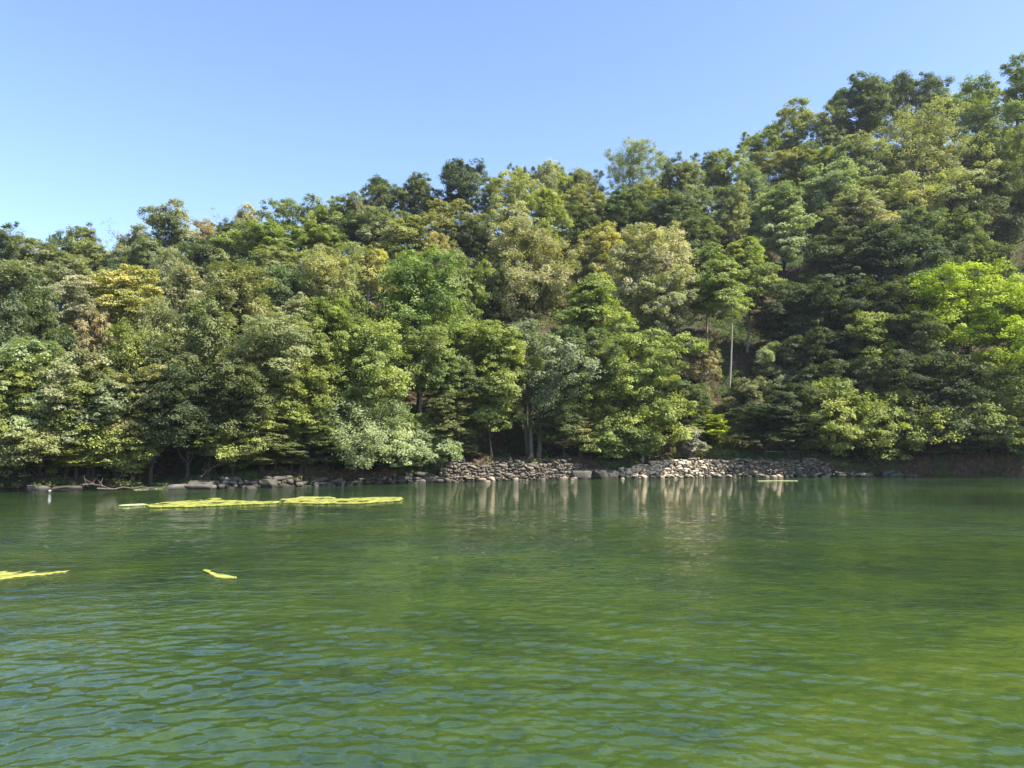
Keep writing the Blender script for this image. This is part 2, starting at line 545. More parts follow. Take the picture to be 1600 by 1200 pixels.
def build_tree(kind, seed, Rx, Hc, Ht, dens=1.0, leafk=1.0, stems=1, bole=None, lean=0.0):
    """returns (trunk mesh, crown mesh), local origin at the trunk foot; Rx crown radius, Hc crown height, Ht trunk length below crown"""
    g = np.random.default_rng(seed)
    nl, lr, ncl, crad, per, flat, droop, leaf = KIND[kind]
    ek = {'feather': 'column', 'open': 'round', 'bare': 'round'}.get(kind, kind)
    nl = int(nl * (1 + .12 * g.normal()))
    scale = Rx / 3.2
    aspect = max(.8, min(1.8, Hc / (2 * Rx)))
    nl = int(nl * aspect)
    # lobes on the crown shell, from bottom to top, golden-angle spread
    cz = Ht + Hc / 2
    L, LR = [], []
    for i in range(nl):
        t = (i + .5) / nl
        dz = -0.86 + 1.70 * t ** .9
        rr = float(envelope(ek, np.array(dz)))
        a = i * 2.39996 + g.normal() * .35
        rad = Rx * rr * min(1.05, .70 + .22 * g.normal()) * (1 if i % 4 else .35)
        r_ = lr * Rx * (.62 + .55 * g.random()) * (.8 + .35 * rr)
        L.append((rad * math.cos(a), rad * math.sin(a), cz + dz * Hc / 2 * .88))
        LR.append(r_)
    L, LR = np.array(L), np.array(LR)
    CC, CR, LI = [], [], []
    for i in range(nl):
        k_ = max(5, int(ncl * .84 * dens * (.8 + .4 * g.random()) * (LR[i] / (lr * Rx)) ** 1.3))
        d = unit(g.normal(size=(k_, 3)) + np.array([0, 0, .25]))
        sh = LR[i] * (.55 + .5 * g.random((k_, 1)))
        off = d * sh
        off[:, 2] *= {'tier': .62, 'cone': .6, 'mound': .7}.get(kind, .85)
        CC.append(L[i] + off); CR.append(crad * scale ** .75 * (.5 + .65 * g.random(k_))); LI += [i] * k_
    CC, CR = np.concatenate(CC), np.concatenate(CR)
    outc = np.array([0, 0, cz - Hc * .2])
    lobe_tint = g.normal(size=nl) * .16
    cen, nr, sz, ti = clump_leaves(g, CC, CR, max(6, int(per * min(1.3, scale ** .4))), flat, droop, leaf * leafk * scale ** .35, outc, lobe_tint[np.array(LI)])
    low = cen[:, 2] > .05
    crown = leaves_mesh('crown_' + kind, cen[low], nr[low], sz[low], ti[low], g)
    # trunk, limbs to each lobe, twigs to some clumps
    mb = MB()
    tr = bole or (.05 + .028 * (Ht + Hc) ** .9 * .55)
    top = Ht + Hc * .82
    for s in range(stems):
        base = np.array([0., 0, -.5]) if stems == 1 else np.array([.45 * math.cos(s * 2.2), .35 * math.sin(s * 2.2), -.5])
        n = 9
        pts = []
        bx, by = g.normal() * .35, g.normal() * .25
        for j in range(n):
            t = j / (n - 1)
            pts.append(base * (1 - t * .2) * np.array([1, 1, 1 - t]) + np.array([lean * math.sin(t * 1.6) + bx * math.sin(t * 4) * .5 + base[0] * t * 1.5, by * math.sin(t * 3), t * top]))
        pts = np.array(pts)
        rd = [tr / stems ** .5 * (1.25 if j == 0 else 1) * (1 - .82 * j / (n - 1)) for j in range(n)]
        mb.add(*tube(pts, rd, 8))
        if s == 0: spine, srd = pts, rd
    for i in range(nl):
        zz = max(Ht * .75, L[i][2] - LR[i] * .9 - .25 * np.hypot(L[i][0], L[i][1]))
        t = min(.97, max(0.1, zz / top))
        j = t * (len(spine) - 1); j0 = int(j); fr = j - j0
        st = spine[j0] * (1 - fr) + spine[min(j0 + 1, len(spine) - 1)] * fr
        r0 = srd[j0] * .55
        mid = (st + L[i]) / 2 + np.array([0, 0, -.12 * np.linalg.norm(L[i] - st)])
        mb.add(*tube([st, mid, L[i]], [r0, r0 * .6, r0 * .3], 5))
        idx = [q for q in range(len(CC)) if LI[q] == i]
        for q in idx[::2 if kind != 'bare' else 1]:
            mb.add(*tube([L[i], (L[i] + CC[q]) / 2 + g.normal(size=3) * .05, CC[q]], [r0 * .28, r0 * .18, .008], 3))
    me = mb.mesh('trunk_' + kind)
    return me, crown

LC = {  # leaf colours (reflectance); 'sh' carries the shade of the dark hollows in its colour
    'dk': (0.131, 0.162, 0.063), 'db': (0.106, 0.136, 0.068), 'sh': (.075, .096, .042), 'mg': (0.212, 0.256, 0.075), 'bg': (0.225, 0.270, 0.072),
    'yg': (0.263, 0.299, 0.078), 'lm': (.310, .390, .030), 'ol': (0.258, 0.261, 0.103), 'po': (0.285, 0.285, 0.150),
    'gg': (0.239, 0.261, 0.138), 'pg': (0.282, 0.317, 0.150), 'go': (0.420, 0.395, 0.125), 'gp': (0.360, 0.345, 0.185),
    'ta': (0.358, 0.316, 0.185), 'or': (0.426, 0.355, 0.157), 'gy': (0.330, 0.307, 0.260), 'py': (0.310, 0.310, 0.120),
}
BK = {'d': (.060, .050, .040), 'p': (.34, .31, .26), 'm': (.16, .14, .11)}

def solve(px, top, H):
    u, t = ray(px, top)
    y0 = float(shore(u)) + 1.3
    ys_ = np.arange(y0, 150, .25)
    gap = CAM_H + ys_ * t - terrain(u * ys_, ys_)
    ok = np.where(gap <= H)[0]
    if len(ok) == 0:                       # top of the hill: stand on the crest
        i = int(np.argmin(gap)); y = float(ys_[i]); H = float(gap[i])
    elif ok[0] == 0:
        y = y0; H = float(gap[0])
    else:
        y = float(ys_[ok[0]])
    return u * y, y, float(terrain(u * y, y)), H

protos = {}
def proto(kind, var):
    key = (kind, var)
    if key not in protos:
        protos[key] = build_tree(kind, 100 + 7 * var + len(kind) * 31 + ord(kind[0]), 3.2, 8.0, 1.4)
    return protos[key]

TREES = []
def plant(px, top, w, bot, H, kind, col, label, cat='tree', group=None, unique=False, dens=1.0, stems=1, bk='d', bole=None, lean=0.0, leafk=1.0, depth=None, jit=.06, wide=1.24):
    if depth is None:
        x, y, z, H = solve(px, top, H)
    else:
        u, t = ray(px, top)
        y = float(shore(u)) + depth; x = u * y
        z = float(terrain(x, y)); H = CAM_H + t * y - z
    rx = w / FPX * y / 2 * wide
    hc = min((bot - top) / FPX * y, H * .98)
    hc = max(hc, H * .45)
    g = np.random.default_rng(int(px * 13 + top * 7))
    name = 'tree' if cat == 'tree' else 'shrub'
    root = bpy.data.objects.new(name, None)
    C.objects.link(root)
    root.empty_display_size = .5
    root.location = (x, y, z)
    tag(root, label, cat, group or ('trees on the wooded hillside' if cat == 'tree' else 'shrubs along the bank'))
    if unique:
        fine = max(.72, min(1.05, y / 62.0))          # trees close to the lake get finer leaves and more of them
        tm, cm = build_tree(kind, int(px * 3 + top), rx, hc, H - hc, dens / fine ** .9, leafk * fine, stems, bole, lean)
        tscale = (1, 1, 1)
    else:
        tm, cm = proto(kind, int(g.integers(0, 3)))
        # prototype: radius 3.2, crown from 1.4 to 9.4
        f = H / 9.4
        tscale = (rx / 3.2, rx / 3.2 * (.85 + .2 * g.random()), f)
    rot = g.uniform(0, 6.28) if not unique else 0
    for nm, me, mt in (('trunk', tm, M_BARK), ('crown', cm, M_LEAF)):
        o = link_mesh(nm, me, mt, root)
        o.scale = tscale
        o.rotation_euler = (0, 0, rot)
        if nm == 'crown':
            c = LC[col]; j = 1 + jit * g.normal(); h = jit * .8 * g.normal()
            o.color = (c[0] * j * (1 + h), c[1] * j, c[2] * j * (1 - h), 1)
        else:
            b = BK[bk]; o.color = (b[0], b[1], b[2], 1)
    TREES.append((px, top, x, y, z, H, rx))
    return root


# ------------------------------------------------------------------ the trees, read off the photograph band by band
# centre x, top, width, bottom of crown (photo pixels), tree height in metres, crown kind, leaf colour, label, options
T = [
# --- skyline, left to right
(8, 346, 78, 420, 9, 'round', 'dk', 'dark green rounded tree on the skyline cut by the left edge of the photo'),
(62, 366, 78, 430, 8, 'tier', 'ol', 'low olive tree in the dip of the skyline at far left'),
(92, 357, 44, 400, 8, 'open', 'db', 'small dark sparse tree poking up in the skyline dip at far left'),
(128, 346, 60, 410, 9, 'round', 'mg', 'small dome-shaped fresh green tree on the far left skyline'),
(184, 348, 66, 400, 10, 'bare', 'gy', 'nearly leafless grey twiggy tree against the sky on the left', dict(bk='p', unique=True, leafk=.8)),
(212, 362, 70, 440, 9, 'round', 'gg', 'grey-green tree below the leafless twiggy tree on the left skyline'),
(268, 319, 96, 420, 12, 'open', 'gg', 'tall grey-green tree with dark ragged tips on the left skyline', dict(unique=True, dens=1.5)),
(322, 338, 54, 400, 9, 'open', 'ta', 'pinkish tan thin tree right of the tall ragged tree on the left skyline', dict(bk='p')),
(345, 320, 34, 380, 10, 'bare', 'ta', 'slender bare pinkish treetop against the sky beside the tan tree', dict(bk='p')),
(388, 317, 70, 400, 10, 'feather', 'gp', 'pale tan feathery tree on the skyline left of the bright green dome', dict(bk='p')),
(362, 345, 60, 420, 9, 'round', 'dk', 'dark green tree in front of the pale tan feathery skyline tree'),
(458, 304, 92, 400, 10, 'round', 'mg', 'broad fresh green dome tree on the left-centre skyline', dict(unique=True)),
(500, 316, 44, 380, 8, 'round', 'yg', 'small yellow-green tree on the skyline right of the broad green dome'),
(538, 298, 70, 390, 10, 'round', 'mg', 'rounded mid green tree on the skyline between two domes left of centre'),
(572, 300, 50, 380, 9, 'open', 'po', 'pale thin treetop on the skyline left of the dark pointed tree'),
(600, 277, 66, 370, 11, 'round', 'db', 'dark pointed tree standing on the skyline left of centre'),
(654, 272, 58, 350, 10, 'round', 'dk', 'dark green compact round tree on the skyline left of the highest central tree'),
(720, 246, 92, 340, 12, 'open', 'db', 'highest dark blue-green tree on the centre skyline with sky showing through', dict(unique=True, dens=1.9)),
(768, 272, 50, 340, 9, 'open', 'gg', 'grey-green low tree on the skyline just right of the highest central tree'),
(815, 251, 46, 320, 10, 'open', 'db', 'small dark tree behind the golden column trees on the centre skyline'),
(850, 248, 64, 330, 10, 'feather', 'gp', 'pale peach-gold rounded tree standing on the centre skyline', dict(bk='p')),
(872, 256, 50, 330, 9, 'round', 'yg', 'yellow-green tree in front of the peach-gold skyline tree'),
(912, 258, 64, 340, 9, 'feather', 'po', 'pale olive wispy tree on the skyline left of the tall grey feathery tree'),
(900, 262, 30, 300, 8, 'open', 'db', 'tiny dark treetop on the skyline right of the peach-gold tree'),
(985, 215, 96, 320, 13, 'feather', 'pg', 'tall pale grey-green feathery tree on the skyline right of centre', dict(unique=True, bk='p', leafk=.85)),
(1045, 234, 50, 310, 9, 'open', 'db', 'small dark tree on the skyline right of the tall pale feathery tree'),
(1072, 250, 56, 340, 9, 'round', 'ol', 'olive tree filling the skyline dip right of the pale feathery tree'),
(1110, 228, 54, 300, 10, 'open', 'dk', 'dark ragged treetop on the skyline above the yellow-green forked tree'),
(1128, 238, 78, 310, 10, 'round', 'yg', 'yellow-green tree with dark forked limbs just under the skyline right of centre', dict(unique=True)),
(1182, 200, 56, 290, 11, 'open', 'mg', 'narrow green tree with a dark spiky tip on the right-centre skyline', dict(dens=1.3, unique=True)),
(1240, 164, 84, 260, 12, 'open', 'mg', 'dark-trunked green tree at the step of the skyline right of centre', dict(unique=True, dens=1.9, bole=.16)),
(1290, 170, 56, 250, 11, 'open', 'gg', 'grey-green thin tree in the skyline notch left of the dark-trunked pair'),
(1342, 121, 82, 230, 14, 'open', 'dk', 'dark open tree with a clear black trunk rising on the right skyline', dict(unique=True, dens=2.0, bole=.2)),
(1420, 108, 100, 220, 14, 'open', 'db', 'large dark tree with grey twiggy top on the right skyline', dict(unique=True, dens=2.2, bole=.2)),
(1484, 142, 60, 230, 11, 'open', 'pg', 'pale low tree on the skyline between the two big dark trees at right'),
(1528, 126, 70, 250, 12, 'open', 'mg', 'green tree with scattered spiky tips on the skyline near the right edge', dict(dens=1.7, unique=True)),
(1592, 78, 130, 330, 20, 'open', 'mg', 'tallest tree of the hill at the right edge with thick dark forked trunk', dict(unique=True, dens=2.6, bole=.42, stems=2)),
# --- upper slope
(22, 400, 100, 470, 10, 'round', 'gg', 'broad grey-green tree at the left edge below the skyline'),
(100, 392, 96, 460, 9, 'round', 'gg', 'grey-green rounded tree directly above the tan-brown tree at left'),
(150, 376, 70, 450, 9, 'tier', 'ol', 'olive layered tree under the dome-shaped skyline tree at far left'),
(165, 410, 60, 470, 9, 'round', 'dk', 'dark grey-green tree left of the bright golden tree', dict(jit=.02)),
(235, 372, 74, 440, 9, 'round', 'gg', 'dull green tree just above the bright golden tree'),
(262, 384, 66, 450, 9, 'feather', 'po', 'pale grey-olive tree between the golden tree and the pale gold one'),
(300, 372, 70, 440, 9, 'round', 'dk', 'dark tree above the pale gold tree on the left'),
(12, 458, 84, 540, 10, 'round', 'db', 'shaded dark tree at the left edge under the broad grey-green tree'),
(60, 440, 80, 520, 10, 'round', 'dk', 'dark green tree left of the tan-brown tree'),
(118, 428, 72, 520, 10, 'tier', 'ta', 'tan-brown autumn tree left of the bright golden tree', dict(unique=True, bk='p')),
(204, 417, 86, 482, 11, 'tier', 'go', 'bright golden yellow tree on the upper slope at left', dict(unique=True, jit=0)),
(288, 414, 62, 462, 10, 'feather', 'gp', 'pale gold rounded tree right of the bright golden tree', dict(unique=True, jit=0)),
(150, 468, 60, 520, 9, 'tier', 'ta', 'small tan tree below the bright golden tree'),
(345, 372, 80, 450, 9, 'round', 'gg', 'grey-green tree above the tall olive tree left of centre'),
(410, 345, 100, 420, 10, 'round', 'mg', 'mid green spreading tree under the tan feathery skyline tree'),
(430, 378, 100, 450, 9, 'tier', 'ol', 'olive-brown layered tree in the middle of the left slope'),
(490, 345, 86, 410, 9, 'tier', 'mg', 'green layered tree below the broad green skyline dome'),
(500, 382, 90, 440, 9, 'feather', 'po', 'pale brownish tree directly above the yellow-green and gold pair'),
(555, 335, 76, 410, 9, 'round', 'db', 'deep shaded tree below the skyline left of centre'),
(560, 375, 70, 420, 9, 'feather', 'pg', 'pale mint-green tree just above the orange-gold tree'),
(605, 320, 80, 400, 10, 'round', 'gg', 'grey-green tree beneath the dark pointed skyline tree'),
(640, 340, 90, 400, 9, 'tier', 'ol', 'olive pine-like tree with flat layers below the compact skyline tree'),
(630, 385, 80, 440, 9, 'tier', 'dk', 'dark flat-layered tree above the big bright green tree'),
(700, 312, 80, 390, 10, 'tier', 'ol', 'yellow-olive layered tree below the highest central tree'),
(740, 330, 70, 420, 10, 'round', 'db', 'blue-green shaded tree left of the golden column trees'),
(690, 362, 46, 400, 8, 'round', 'or', 'small orange-tan tree above the big bright green tree', dict(jit=0)),
(712, 385, 70, 440, 9, 'feather', 'pg', 'pale green tree right of the small orange-tan tree'),
(806, 266, 80, 350, 11, 'column', 'py', 'upper golden-tan column tree below the centre skyline', dict(bk='p', unique=True)),
(852, 285, 66, 420, 12, 'column', 'yg', 'tall yellow-green column tree at the right of the golden group', dict(unique=True)),
(790, 318, 80, 420, 11, 'column', 'gp', 'pale straw-coloured tree under the upper golden-tan column', dict(bk='p', unique=True)),
(925, 290, 80, 360, 10, 'round', 'ol', 'olive tree in the hollow left below the tall pale feathery tree'),
(905, 318, 60, 380, 9, 'round', 'dk', 'dark tree just right of the yellow-green column tree'),
(975, 295, 80, 370, 10, 'round', 'dk', 'dark rounded tree below the tall pale feathery tree'),
(1012, 280, 60, 350, 9, 'round', 'yg', 'yellow-green tree in a gap below the small dark skyline tree'),
(1050, 300, 84, 370, 10, 'round', 'db', 'very dark rounded tree above the big pale tan tree'),
(1100, 285, 70, 350, 10, 'round', 'gg', 'dull green tree left of the golden-topped narrow tree'),
(1085, 330, 80, 400, 10, 'round', 'dk', 'dark green tree above the bright green high-trunked tree'),
(1142, 288, 60, 385, 11, 'column', 'py', 'narrow tree with a golden top on the slope right of centre', dict(unique=True, bk='p')),
(1172, 262, 76, 340, 10, 'feather', 'gg', 'grey-green tree above right of the golden-topped narrow tree'),
(1222, 232, 80, 310, 10, 'round', 'ol', 'olive green tree below the step in the skyline'),
(1275, 225, 80, 310, 10, 'round', 'mg', 'green tree below the thin tree in the skyline notch'),
(1216, 282, 112, 430, 14, 'cone', 'pg', 'large pale green layered conifer-like tree on the right slope', dict(unique=True, dens=1.3)),
(1300, 250, 100, 340, 11, 'round', 'pg', 'pale green broad tree left of the tall golden-olive tree'),
(1345, 215, 86, 300, 11, 'round', 'gg', 'grey-green tree beneath the open tree with the black trunk'),
(1372, 270, 80, 340, 10, 'tier', 'ol', 'olive spreading tree at the left foot of the tall golden-olive tree'),
(1352, 305, 84, 370, 10, 'tier', 'ta', 'dull tan-green tree right of the large conifer-like tree'),
(1440, 155, 140, 350, 16, 'column', 'py', 'tall broad golden-olive tree on the right slope', dict(unique=True, bole=.22, dens=1.4)),
(1480, 255, 120, 370, 13, 'tier', 'py', 'golden-olive layered tree at the right foot of the tallest golden one', dict(unique=True, bole=.2)),
(1565, 250, 120, 400, 13, 'open', 'dk', 'dark green tree under the tallest tree at the right edge', dict(dens=1.6, unique=True)),
(1380, 350, 110, 440, 11, 'round', 'sh', 'deep shaded tree beneath the golden-olive trees'),
(1310, 355, 100, 450, 11, 'tier', 'sh', 'dark layered tree right of the large conifer-like tree'),
(1450, 385, 100, 460, 11, 'round', 'db', 'dark tree behind the upper left of the lime-green tree'),
(1295, 430, 110, 520, 11, 'tier', 'sh', 'dark layered tree in the shaded middle of the right slope'),
(1380, 430, 100, 510, 10, 'round', 'sh', 'dark green tree above the pale yellow-green leaning tree'),
(1235, 430, 90, 520, 10, 'tier', 'sh', 'shaded tree right of the bright high-trunked tree'),
# --- middle slope
(368, 408, 104, 530, 12, 'column', 'ol', 'tall olive oval tree left of centre', dict(unique=True, dens=1.3)),
(310, 455, 110, 560, 11, 'column', 'ol', 'broad dark olive tree below the pale gold tree'),
(250, 460, 90, 540, 10, 'feather', 'gg', 'grey-green tree below and right of the bright golden tree'),
(200, 495, 90, 570, 10, 'round', 'mg', 'green tree beneath the shadow under the bright golden tree'),
(50, 512, 110, 610, 11, 'tier', 'pg', 'pale green spreading tree on the far left middle slope'),
(130, 530, 110, 620, 11, 'tier', 'po', 'pale olive layered tree beneath the small tan tree'),
(5, 548, 90, 640, 10, 'tier', 'yg', 'yellow-green tree at the left edge halfway down the slope'),
(450, 410, 74, 480, 9, 'tier', 'dk', 'dark tree in the deep gap right of the tall olive oval tree'),
(468, 455, 84, 520, 9, 'mound', 'po', 'rounded grey-olive tree below the dark gap left of centre', dict(jit=.02)),
(515, 398, 100, 465, 10, 'feather', 'py', 'yellow-gold tree left of the big bright green tree', dict(unique=True, jit=0)),
(580, 388, 66, 450, 10, 'feather', 'go', 'orange-gold tree touching the top left of the big bright green tree', dict(unique=True, jit=0, bk='p')),
(512, 458, 70, 560, 12, 'round', 'bg', 'bright green narrow tree left of the large dark-centred tree', dict(unique=True)),
(570, 445, 90, 540, 12, 'round', 'mg', 'mid green tree between the bright narrow tree and the big bright green tree'),
(655, 390, 130, 560, 15, 'round', 'bg', 'big bright green maple-like tree left of centre', dict(unique=True, dens=1.3, bole=.2)),
(725, 398, 70, 500, 12, 'tier', 'mg', 'green layered tree at the right shoulder of the big bright green tree'),
(826, 342, 136, 520, 15, 'column', 'po', 'large pale grey-olive tree in the centre of the hillside', dict(unique=True, dens=1.5, leafk=.9)),
(770, 400, 60, 500, 11, 'tier', 'dk', 'dark tree in the cleft left of the large pale grey-olive tree'),
(905, 372, 56, 450, 10, 'feather', 'po', 'pale olive tree between the large grey-olive and the orange-gold tree'),
(942, 346, 64, 470, 12, 'column', 'go', 'orange-gold narrow tree at the left of the big pale tan tree', dict(unique=True, jit=0, bk='p')),
(1010, 346, 130, 520, 15, 'column', 'gp', 'big pale tan autumn tree right of centre', dict(unique=True, jit=0, dens=1.3, leafk=.9, bk='p')),
(1040, 420, 90, 540, 12, 'round', 'po', 'pale olive tree at the lower right of the big pale tan tree', dict(unique=True)),
(1100, 378, 96, 500, 13.5, 'cone', 'bg', 'bright green tree on a tall bare pale trunk right of centre', dict(unique=True, bk='p', bole=.13)),
(1162, 362, 84, 480, 12.5, 'cone', 'yg', 'yellow-green layered tree on a tall bare leaning trunk right of centre', dict(unique=True, bk='p', bole=.15, lean=.8)),
(1130, 395, 84, 490, 15.5, 'cone', 'mg', 'green tree with the tallest bare straight pale trunk above the sunlit wall', dict(unique=True, bk='p', bole=.13, lean=.7)),
(1508, 404, 200, 600, 14, 'mound', 'lm', 'big lime-green sunlit spreading tree at the right', dict(unique=True, dens=1.5, jit=0, leafk=.9)),
(1590, 440, 110, 600, 12, 'mound', 'lm', 'lime-green tree cut by the right edge of the photo', dict(unique=True, jit=0)),
(1355, 480, 104, 610, 11, 'mound', 'yg', 'pale yellow-green leaning tree below the dark slope at right', dict(unique=True, jit=0)),
# --- lower slope and bank
(30, 590, 120, 735, 10, 'tier', 'mg', 'green layered tree at the left edge low on the slope'),
(110, 592, 130, 725, 10, 'tier', 'yg', 'yellow-green tree with flat golden sprays low on the left bank', dict(unique=True)),
(70, 650, 130, 735, 8, 'tier', 'ol', 'olive low tree overhanging the water at far left', dict(unique=True)),
(8, 670, 100, 745, 7, 'mound', 'pg', 'pale green bushy tree over the water at the left edge', dict(unique=True)),
(140, 690, 90, 738, 5, 'tier', 'yg', 'low golden-green spray of leaves hanging over the left shoreline', dict(cat='shrub')),
(190, 610, 100, 740, 9, 'tier', 'mg', 'green tree drooping to the water left of the dark hollow', dict(unique=True)),
(205, 660, 54, 745, 7, 'mound', 'bg', 'bright green hanging bough at the left side of the dark hollow', dict(unique=True)),
(155, 560, 110, 650, 10, 'tier', 'gg', 'grey-green layered tree with a twiggy brown gap beneath it at left'),
(215, 560, 100, 650, 11, 'tier', 'ol', 'olive layered tree right of the twiggy brown gap'),
(245, 520, 110, 640, 12, 'tier', 'sh', 'dark layered tree above the dark hollow on the left bank'),
(300, 560, 120, 715, 13, 'tier', 'sh', 'dark tree on the right side of the dark hollow', dict(unique=True)),
(370, 540, 110, 700, 12, 'tier', 'dk', 'dark green tree below the tall olive oval tree', dict(unique=True)),
(330, 615, 90, 722, 9, 'mound', 'mg', 'green sunlit boughs above the yellow-green shoreline shrub'),
(435, 492, 120, 570, 12, 'tier', 'pg', 'pale green layered tree above the golden-tipped spray left of centre', dict(unique=True)),
(435, 562, 80, 690, 10, 'cone', 'yg', 'yellow-green tree with golden lower tips left of centre', dict(unique=True, jit=0)),
(482, 548, 80, 690, 12, 'round', 'bg', 'bright yellowish green tree left of the large dark-centred tree', dict(unique=True)),
(470, 620, 110, 735, 9, 'mound', 'mg', 'green bush with bright lower leaves over the dark rocky bank'),
(362, 655, 92, 726, 6, 'mound', 'yg', 'yellow-green shrub leaning over the grey slab rock', dict(cat='shrub', unique=True, jit=0)),
(410, 640, 80, 725, 7, 'mound', 'ol', 'olive bush right of the yellow-green shoreline shrub', dict(cat='shrub')),
(563, 490, 124, 665, 14, 'round', 'mg', 'large tree with dark centre and bright right edge left of centre', dict(unique=True, dens=1.3)),
(660, 500, 90, 620, 14, 'round', 'mg', 'green tree beneath the big bright green tree', dict(unique=True, bk='m')),
(690, 540, 70, 620, 12, 'mound', 'bg', 'small bright green crown left of the leaning pale trunk', dict(unique=True, bk='m', bole=.1)),
(560, 622, 136, 748, 8, 'round', 'pg', 'wide pale green bushy tree on the bank left of the stone wall', dict(unique=True, dens=1.5, leafk=.85)),
(610, 655, 114, 752, 7, 'mound', 'pg', 'pale green bush hanging to the water right of the wide bushy tree', dict(unique=True, dens=1.2)),
(665, 678, 92, 748, 5, 'mound', 'pg', 'sunlit pale bush at the left end of the dark stone wall', dict(cat='shrub', unique=True)),
(658, 640, 54, 700, 7, 'mound', 'mg', 'small green bough above the sunlit bush left of the dark wall'),
(728, 560, 60, 610, 14, 'round', 'dk', 'dark crown on a pale leaning trunk at centre', dict(unique=True, bk='p', bole=.12, lean=-.8)),
(718, 690, 50, 730, 4, 'mound', 'db', 'dark bluish bush above the left end of the dark stone wall', dict(cat='shrub')),
(770, 480, 90, 690, 14, 'tier', 'mg', 'green tree at the left of the triple-trunked tree', dict(unique=True, bole=.1)),
(832, 500, 150, 650, 15, 'round', 'gg', 'large silvery green tree with three dark trunks on the stone wall', dict(unique=True, stems=3, bole=.36, dens=1.4, depth=2.6, bk='m')),
(905, 500, 90, 620, 13, 'tier', 'dk', 'dark tree right of the silvery triple-trunked tree', dict(unique=True)),
(880, 620, 70, 680, 7, 'round', 'dk', 'shaded low tree right of the three dark trunks'),
(925, 428, 116, 560, 14, 'cone', 'bg', 'bright green pointed tree below the orange-gold tree', dict(unique=True, dens=1.2)),
(1000, 510, 120, 610, 12, 'tier', 'yg', 'yellowish green flat-layered tree reaching right under the big tan tree', dict(unique=True, dens=1.2, bk='p')),
(960, 560, 110, 700, 11, 'round', 'bg', 'bright green tree hanging above the left end of the sunlit wall', dict(unique=True, dens=1.2)),
(1000, 616, 116, 722, 8, 'round', 'yg', 'yellow-green young tree standing behind the sunlit stone wall', dict(unique=True, dens=1.3, jit=0)),
(958, 660, 100, 735, 6, 'tier', 'mg', 'green tree drooping over the gap between the two stone walls', dict(unique=True)),
(905, 645, 64, 690, 4, 'mound', 'or', 'rusty orange bush under the trees above the dark stone wall', dict(cat='shrub', jit=0)),
(1075, 662, 42, 716, 3.2, 'mound', 'gy', 'pale grey bush at the middle of the sunlit stone wall', dict(cat='shrub', unique=True, jit=0, bk='p')),
(1108, 650, 60, 690, 3, 'mound', 'lm', 'yellow-green low bush lit by the sun above the stone wall', dict(cat='shrub', jit=0)),
(1096, 520, 56, 590, 6, 'open', 'ta', 'tan dry bush on the dark slope left of the tallest pale trunk', dict(cat='shrub')),
(1092, 600, 44, 650, 4, 'round', 'ol', 'olive bush at the foot of the dark slope left of the pale trunk', dict(cat='shrub')),
(1165, 590, 70, 640, 5, 'open', 'po', 'dull pale bush right of the tallest pale trunk', dict(cat='shrub')),
(1190, 625, 90, 690, 5, 'tier', 'sh', 'dark green bush in shade above the right part of the wall', dict(cat='shrub')),
(1205, 540, 70, 600, 7, 'open', 'gg', 'thin grey-green sapling on the dark slope right of the leaning trunk'),
(1250, 510, 90, 600, 9, 'tier', 'sh', 'shaded tree left of the pale yellow-green leaning tree'),
(1285, 560, 80, 640, 8, 'tier', 'sh', 'shaded tree just above the round yellow-green bank trees'),
(1228, 640, 90, 710, 5, 'mound', 'sh', 'dark bush left of the round yellow-green bank trees', dict(cat='shrub')),
(1285, 597, 118, 718, 9, 'round', 'yg', 'left one of the two rounded yellow-green trees over the right end of the wall', dict(unique=True, jit=0, dens=1.2)),
(1365, 612, 140, 738, 9, 'round', 'yg', 'right one of the two rounded yellow-green trees, leaning toward the water', dict(unique=True, jit=0, dens=1.3)),
(1395, 540, 90, 640, 10, 'tier', 'sh', 'dark tree between the leaning yellow-green tree and the lime-green one'),
(1450, 540, 120, 700, 11, 'tier', 'sh', 'dark green tree under the left of the lime-green tree', dict(unique=True)),
(1540, 555, 140, 705, 11, 'tier', 'mg', 'green layered tree beneath the big lime-green tree', dict(unique=True, dens=1.2)),
(1475, 625, 120, 705, 8, 'tier', 'dk', 'dark low tree overhanging the reddish bank at right', dict(unique=True)),
(1560, 630, 120, 708, 8, 'tier', 'mg', 'green low tree with lit tips over the reddish bank near the right edge', dict(unique=True)),
(1440, 690, 70, 738, 3, 'tier', 'dk', 'dark bush hanging over the left part of the reddish bank', dict(cat='shrub')),
(1505, 695, 60, 736, 3, 'tier', 'mg', 'small green bush hanging over the middle of the reddish bank', dict(cat='shrub')),
(1578, 690, 70, 735, 3, 'tier', 'dk', 'dark bush hanging over the reddish bank at the right edge', dict(cat='shrub')),
(40, 712, 80, 752, 3, 'mound', 'dk', 'dark low bush at the waterline near the left edge', dict(cat='shrub')),
(410, 690, 90, 755, 4, 'tier', 'dk', 'dark drooping bush over the brownish ledge rock', dict(cat='shrub')),
(455, 692, 86, 752, 4, 'tier', 'gg', 'grey-green drooping bush over the low dark rock', dict(cat='shrub')),
(520, 685, 96, 755, 4, 'tier', 'dk', 'shaded bush hanging over the dark bank left of the wide pale tree', dict(cat='shrub')),
(700, 600, 80, 690, 9, 'tier', 'dk', 'dark leafy tree left of the leaning pale trunk'),
(1060, 590, 70, 660, 6, 'tier', 'dk', 'dark tree on the slope behind the flat-layered yellowish green tree'),
(1230, 590, 90, 650, 7, 'tier', 'sh', 'dark tree in deep shade above the right part of the wall'),
(1420, 480, 90, 560, 10, 'tier', 'dk', 'dark tree left of the big lime-green tree'),
(1330, 300, 90, 380, 11, 'round', 'gg', 'dull green tree in the middle of the upper right slope'),
